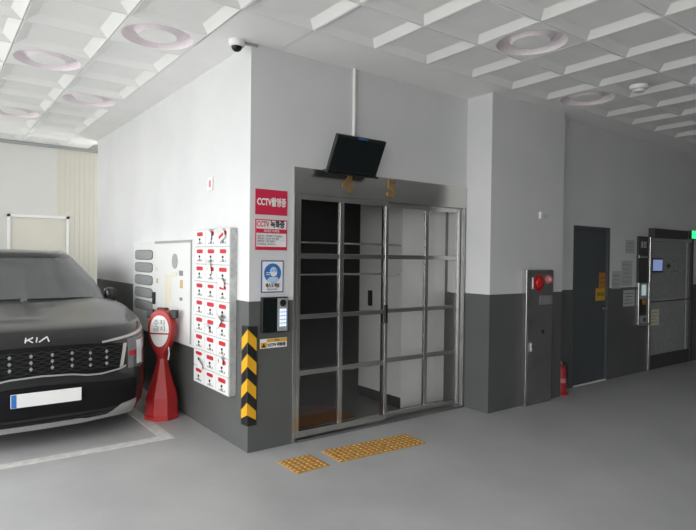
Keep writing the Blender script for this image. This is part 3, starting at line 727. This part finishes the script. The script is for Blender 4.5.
t = tag(B().box(7.24, 7.40, YF-.02, YF, 1.92, 2.03, .02).build('alarm_beacon', 'pink'), 'pale pink beacon between the dark lintel box and the green exit sign', 'beacon')
t = thing('exit_sign', 'bright green emergency exit sign above the far entrance', 'exit sign', (7.55, YF, 1.91))
B().box(7.42, 7.72, YF-.05, YF, 1.905, 2.04, .006).build('housing', 'dark_panel', t, world=True)
B().box(7.425, 7.715, YF-.053, YF-.049, 1.915, 2.035).build('lit_face', 'exit_green', t, world=True)
b = B(); b.ball((7.64, YF-.055, 2.012), .010, 8); b.tube([(7.64, YF-.055, 2.0), (7.63, YF-.055, 1.965), (7.65, YF-.055, 1.93)], .006, 6); b.tube([(7.63, YF-.055, 1.965), (7.60, YF-.055, 1.94)], .006, 6); b.tube([(7.61, YF-.055, 1.985), (7.67, YF-.055, 1.99)], .005, 6); b.build('running_figure', 'white', t, world=True)

# ---------------------------------------------------------------- car
NX, NY = -1.31, .955
LEN = 4.62
ZL = [.15, .25, .42, .60, .75, .86, .93]
PL = [.11, .03, 0, .012, .02, .045, .10]
WL = [.87, .905, .925, .925, .922, .91, .885]
RL = [.10, .03, 0, .01, .02, .04, .06]
def lerp(a, xs, ys):
    if a <= xs[0]: return ys[0]
    for i in range(len(xs)-1):
        if a <= xs[i+1]:
            t = (a-xs[i])/(xs[i+1]-xs[i]); return ys[i]*(1-t)+ys[i+1]*t
    return ys[-1]
def bow(t): t = min(abs(t), 1); return .08*t*t + .32*t**9
def front_y(x, z): return lerp(z, ZL, PL) + bow(x/lerp(z, ZL, WL))
def sm(a, b, x): t = max(0, min(1, (x-a)/(b-a))); return t*t*(3-2*t)
def ramp(y, z): return .145*sm(0.0, 1.35, y)*max(0, (z-.6)/.33)
def outline(P, W, R, nf=15, ns=22):
    pts = []
    ts = [math.sin(PI/2*k/(nf-1)) for k in range(nf)]
    for t in ts: pts.append((W*t, P+bow(t)))
    ya, yb = P+.5, LEN-R-.36
    for k in range(1, ns): pts.append((W, ya+(yb-ya)*k/ns))
    for t in reversed(ts): pts.append((W*t, LEN-R-.10*t*t-.26*t**8))
    return pts + [(-x, y) for x, y in reversed(pts[1:-1])]
car = thing('car', 'dark graphite SUV with wide black grille parked nose outward in the bay', 'car', (NX, NY, 0))
b = B()
loops = [[(x, y, z+ramp(y, z)) for x, y in outline(P, W, R)] for z, P, W, R in zip(ZL, PL, WL, RL)]
last = loops[-1]
for k, dzz in ((.035, .010), (.10, .020), (.25, .030), (.5, .026), (.8, .022), (.985, .022)):
    L_ = []
    for (x, y, z) in last:
        sy = min(max(y, .9), LEN-.8)
        fy = y+(sy-y)*k*(.72 if y < .9 else 1)
        zz = .93+ramp(fy, .93)+dzz
        L_.append((x*(1-k), fy, zz))
    loops.append(L_)
loops.insert(0, [(x*.9, .12+(y*.97), .135) for x, y, z in loops[0]])
R_ = [[b.bm.verts.new(p) for p in L_] for L_ in loops]
for a_, b_ in zip(R_, R_[1:]):
    n = len(a_)
    for k in range(n): b.bm.faces.new((a_[k], a_[(k+1) % n], b_[(k+1) % n], b_[k]))
b.bm.faces.new(list(reversed(R_[0])))
n = len(R_[-1])
top = R_[-1]
for k in range(n//2-1):
    q = [top[k], top[k+1], top[n-k-2 if k else n-1], top[(n-k-1)] if k else top[0]]
# close the narrow ridge slot
bmesh.ops.holes_fill(b.bm, edges=[e for e in b.bm.edges if len(e.link_faces) == 1])
body = b.build('body', 'car', car, smooth=True)
# cut the wheel arches
WY, WR = (.90, 3.62), .355
cut = B()
for wy in WY:
    cut.cyl((-1.2, wy, .345), (1.2, wy, .345), WR+.045, seg=36)
co = cut.build('tmp_cut', 'black', car)
md = body.modifiers.new('arch', 'BOOLEAN'); md.object = co; md.operation = 'DIFFERENCE'; md.solver = 'EXACT'
bpy.context.view_layer.update()
nm = bpy.data.meshes.new_from_object(body.evaluated_get(bpy.context.evaluated_depsgraph_get()))
body.modifiers.clear(); body.data = nm; nm.name = 'body'
bpy.data.objects.remove(co)
b = B(); b.box(-.84, .84, .35, LEN-.4, .22, .95); b.build('underbody', 'black', car)
def gh(zt):   # greenhouse section: front y, half width, rear y
    return lerp(zt, [0, 1], [1.20, 1.95]), lerp(zt, [0, .5, 1], [.872, .785, .630]), lerp(zt, [0, 1], [4.50, 4.18])
def gz(zt, y): return lerp(zt, [0, 1], [1.035, 1.528])
def gout(zt, n=9, ns=14):
    P, W, R = gh(zt); pts = []
    ts = [math.sin(PI/2*k/(n-1)) for k in range(n)]
    for t in ts: pts.append((W*t, P+.20*t*t+.10*t**8))
    for k in range(1, ns): pts.append((W, P+.26+(R-.12-P-.26)*k/ns))
    for t in reversed(ts): pts.append((W*t, R-.08*t*t-.04*t**8))
    return pts + [(-x, y) for x, y in reversed(pts[1:-1])]
b = B(); loops = []
for zt in (0, .25, .5, .75, 1): loops.append([(x, y, gz(zt, y)) for x, y in gout(zt)])
for k, dzz in ((.05, .025), (.15, .045), (.4, .065), (.8, .078), (.98, .08)):
    loops.append([(x*(1-k), y+(min(max(y, 2.5), 3.6)-y)*k, gz(1, y)+dzz-.03*sm(3.2, 4.3, y)) for (x, y, z) in loops[4]])
R_ = [[b.bm.verts.new(p) for p in L_] for L_ in loops]
for a_, b_ in zip(R_, R_[1:]):
    n = len(a_)
    for k in range(n): b.bm.faces.new((a_[k], a_[(k+1) % n], b_[(k+1) % n], b_[k]))
bmesh.ops.holes_fill(b.bm, edges=[e for e in b.bm.edges if len(e.link_faces) == 1])
b.build('roof', 'car', car, smooth=True)
# glass
def wind(front=True):
    rows = []
    for i in range(9):
        zt = .02+.93*i/8; P, W, R = gh(zt); row = []
        for k in range(21):
            t = (-1+2*k/20)*.965
            y = (P+.20*t*t+.10*t**8-.008) if front else (R-.08*t*t-.04*t**8+.008)
            row.append((W*t, y, gz(zt, 0)+.004))
        rows.append(row)
    return rows
b = B(); b.grid(wind(True)); b.build('windshield', 'car_glass', car, smooth=True)
b = B(); b.grid([r for r in wind(False)[2:]]); b.build('rear_window', 'car_glass', car, smooth=True)
for s in (-1, 1):
    for (ya, yb, yc, yd) in ((1.66, 2.52, 2.36, 2.52), (2.60, 3.45, 2.60, 3.40), (3.53, 4.15, 3.48, 3.95)):
        rows = []
        for i in range(7):
            zt = .04+.86*i/6; P, W, R = gh(zt); u = i/6
            a_ = ya+(yc-ya)*u; c_ = yb+(yd-yb)*u
            rows.append([(s*(W+.006), a_+(c_-a_)*k/6, gz(zt, 0)) for k in range(7)])
        b = B(); b.grid(rows); b.build('side_window', 'car_glass', car, smooth=True)
    b = B(); b.tube([(s*.575, 2.25, 1.565), (s*.575, 2.5, 1.592), (s*.57, 3.5, 1.592), (s*.56, 3.85, 1.550)], .012); b.build('roof_rail', 'satin', car)
    b = B(); b.box(s*.86 if s > 0 else -.985, .985 if s > 0 else -.86, 1.62, 1.73, 1.025, 1.19, .045, seg=5); b.cyl((s*.84, 1.68, 1.05), (s*.95, 1.68, 1.09), .02)
    mr = b.build('side_mirror', 'car', car, smooth=True)
    b = B(); b.box(s*.875 if s > 0 else -.97, .97 if s > 0 else -.875, 1.728, 1.734, 1.04, 1.175, .002); b.build('mirror_glass', 'chrome', mr)
def patch(x0, x1, zb, zt, off=.006, nx=24, nz=6, th=.02, mir=False):
    """closed slab that follows the nose; zb, zt functions of x"""
    b = B()
    for s in ((1, -1) if mir else (1,)):
        F = []; K = []
        for i in range(nz+1):
            rf = []; rk = []
            for k in range(nx+1):
                x = x0+(x1-x0)*k/nx; lo, hi = zb(x), zt(x); z = lo+(hi-lo)*i/nz
                y = front_y(x, z); rz = z + ramp(y, z)
                rf.append((s*x, y-off, rz)); rk.append((s*x, y+th, rz))
            F.append(rf); K.append(rk)
        b.grid(F); b.grid(K); b.grid([F[0], K[0]]); b.grid([F[-1], K[-1]])
        b.grid([[r[0] for r in F], [r[0] for r in K]]); b.grid([[r[-1] for r in F], [r[-1] for r in K]])
    bmesh.ops.remove_doubles(b.bm, verts=b.bm.verts[:], dist=1e-5)
    return b
def gtop(x): return lerp(abs(x), [0, .35, .60, .72], [.825, .82, .800, .785])
def gbot(x): return lerp(abs(x), [0, .22, .34, .45, .60, .68], [.600, .590, .570, .568, .590, .62])
patch(-.655, .655, gbot, gtop, .006, 40).build('grille', 'grille', car, smooth=True)
patch(-.655, .655, lambda x: gbot(x)-.012, gbot, .016, 44, 2).build('grille_trim', 'satin', car, smooth=True)
b = B()
for i in range(9):
    z = .615+.0205*i
    for s in (1,):
        pts = [( -.63+1.26*k/24, z) for k in range(25)]
        for (xa_, za_), (xb_, zb_) in zip(pts, pts[1:]):
            if za_ < gbot(xa_)+.01 or za_ > gtop(xa_)-.01: continue
            o_ = .006 if (int((xa_+.63)/.0525)+i) % 2 else -.006
            b.cyl((xa_, front_y(xa_, za_)-.008, za_-o_), (xb_, front_y(xb_, zb_)-.008, zb_+o_), .0045, seg=5)
b.build('grille_mesh', 'black', car)
for x in (-.49, -.36, -.22, -.075, .075, .22, .36, .49):
    for r in range(3):
        z = .755-r*.050-(0.012 if abs(x) > .3 else 0)
        y = front_y(x, z)-.014
        b = B(); b.prism([(x-.014, y, z), (x, y, z+.018), (x+.014, y, z), (x, y, z-.018)], (0, .008, 0)); b.build('grille_stud', 'chrome', car)
for s in (-1, 1):
    b = B(); P_ = [(.635, .785), (.665, .785), (.630, .60), (.600, .585)]
    b.prism([(s*x, front_y(x, z)-.018, z+.01) for x, z in P_], (0, .02, 0)); b.build('corner_accent', 'satin', car)
    q = patch(.675, .90, lambda x: .575, lambda x: .83, .004, 14)
    for v in q.bm.verts: v.co.x *= s
    hl = q.build('headlamp', 'lens', car, smooth=True)
    q = patch(.765, .828, lambda x: .600, lambda x: .800, .010, 5, 6)
    for v in q.bm.verts: v.co.x *= s
    q.build('light_guide', 'led', hl, smooth=True)
    q = patch(.46, .880, lambda x: .812+.055*max(0, (x-.46)/.42), lambda x: .828+.062*max(0, (x-.46)/.42), .012, 18, 2)
    for v in q.bm.verts: v.co.x *= s
    q.build('running_light', 'satin', hl, smooth=True)
    q = patch(.69, .76, lambda x: .68, lambda x: .72, .007, 4, 2)
    for v in q.bm.verts: v.co.x *= s
    q.build('reflector', 'lamp_red', hl)
patch(-.76, .76, lambda x: .225, lambda x: .52-.05*abs(x), .004, 40).build('lower_intake', 'grille', car, smooth=True)
def sk0(x): return lerp(abs(x), [0, .30, .52, .62, .78, .84], [.150, .150, .165, .165, .155, .19])
def sk1(x): return lerp(abs(x), [0, .30, .34, .52, .62, .80, .84], [.200, .200, .188, .195, .275, .300, .27])
patch(-.765, .765, sk0, sk1, .018, 60, 4).build('skid_plate', 'satin', car, smooth=True)
# plate
b = B(); b.box(-.215, .285, -.030, -.022, .372, .478, .004); pl = b.build('number_plate', 'white', car)
b = B(); b.box(-.212, -.176, -.0315, -.029, .375, .475); b.build('plate_band', 'blue', pl)
b = B(); b.box(-.205, .275, -.022, .03, .38, .47); b.build('plate_holder', 'black', car)
# badge (letters joined by slanted strokes)
def stroke(b, p0, p1, w):
    (x0, z0), (x1, z1) = p0, p1
    d = Vector((x1-x0, z1-z0)); n = Vector((-d.y, d.x)).normalized()*w/2
    P_ = [(x0+n.x, z0+n.y), (x1+n.x, z1+n.y), (x1-n.x, z1-n.y), (x0-n.x, z0-n.y)]
    b.prism([(x, front_y(x, z)-.012+.08*max(0, z-.86), z+ramp(front_y(x, z), z)) for x, z in P_], (0, .012, 0))
b = B(); U = .047; h_ = .036; bx, bz = -.112, .858
def bp(x, z): return (bx+x*U+z*.010, bz+z*h_)
for p0, p1 in (((0, 0), (0, 1)), ((0, .35), (1.05, 1)), ((.35, .55), (1.15, 0)), ((1.65, 0), (1.65, 1)), ((2.05, 0), (3.15, 1)), ((3.15, 1), (3.55, 0))):
    stroke(b, bp(*p0), bp(*p1), .0085)
b.build('badge', 'led', car)
# bonnet creases and wipers
for s in (-1, 1):
    x0, x1 = (-.66, .0) if s < 0 else (.06, .68)
    b = B(); b.tube([(x, 1.285+.22*(x/.86)**2, 1.112-.012*(x/.86)**2) for x in [x0+(x1-x0)*q/6 for q in range(7)]], .007, 6); b.build('wiper', 'black', car)
# wheels
for wy in WY:
    for s in (-1, 1):
        T = Matrix.Translation((s*.80, wy, WR-.002)) @ Matrix.Rotation(PI/2, 4, 'Y')
        b = B(); b.lathe([(.235, -.10), (.33, -.105), (WR, -.085), (WR, .085), (.33, .105), (.235, .10)], seg=36, T=T, cap=False); ty = b.build('tyre', 'rubber', car, smooth=True)
        b = B(); b.lathe([(.24, -.09), (.225, -.02), (.225, .02), (.24, .09)], seg=36, T=T, cap=False)
        b.lathe([(.05, s*.055), (.05, s*.085)], seg=16, T=T)
        for k in range(10):
            a = 2*PI*k/10; q = Matrix.Rotation(a, 4, 'Z')
            b.box(-.016, .016, .04, .235, s*.07-.008, s*.07+.008, T=T @ q)
        b.lathe([(.225, -s*.02), (.02, -s*.02)], seg=36, T=T)
        b.build('rim', 'alloy', ty)
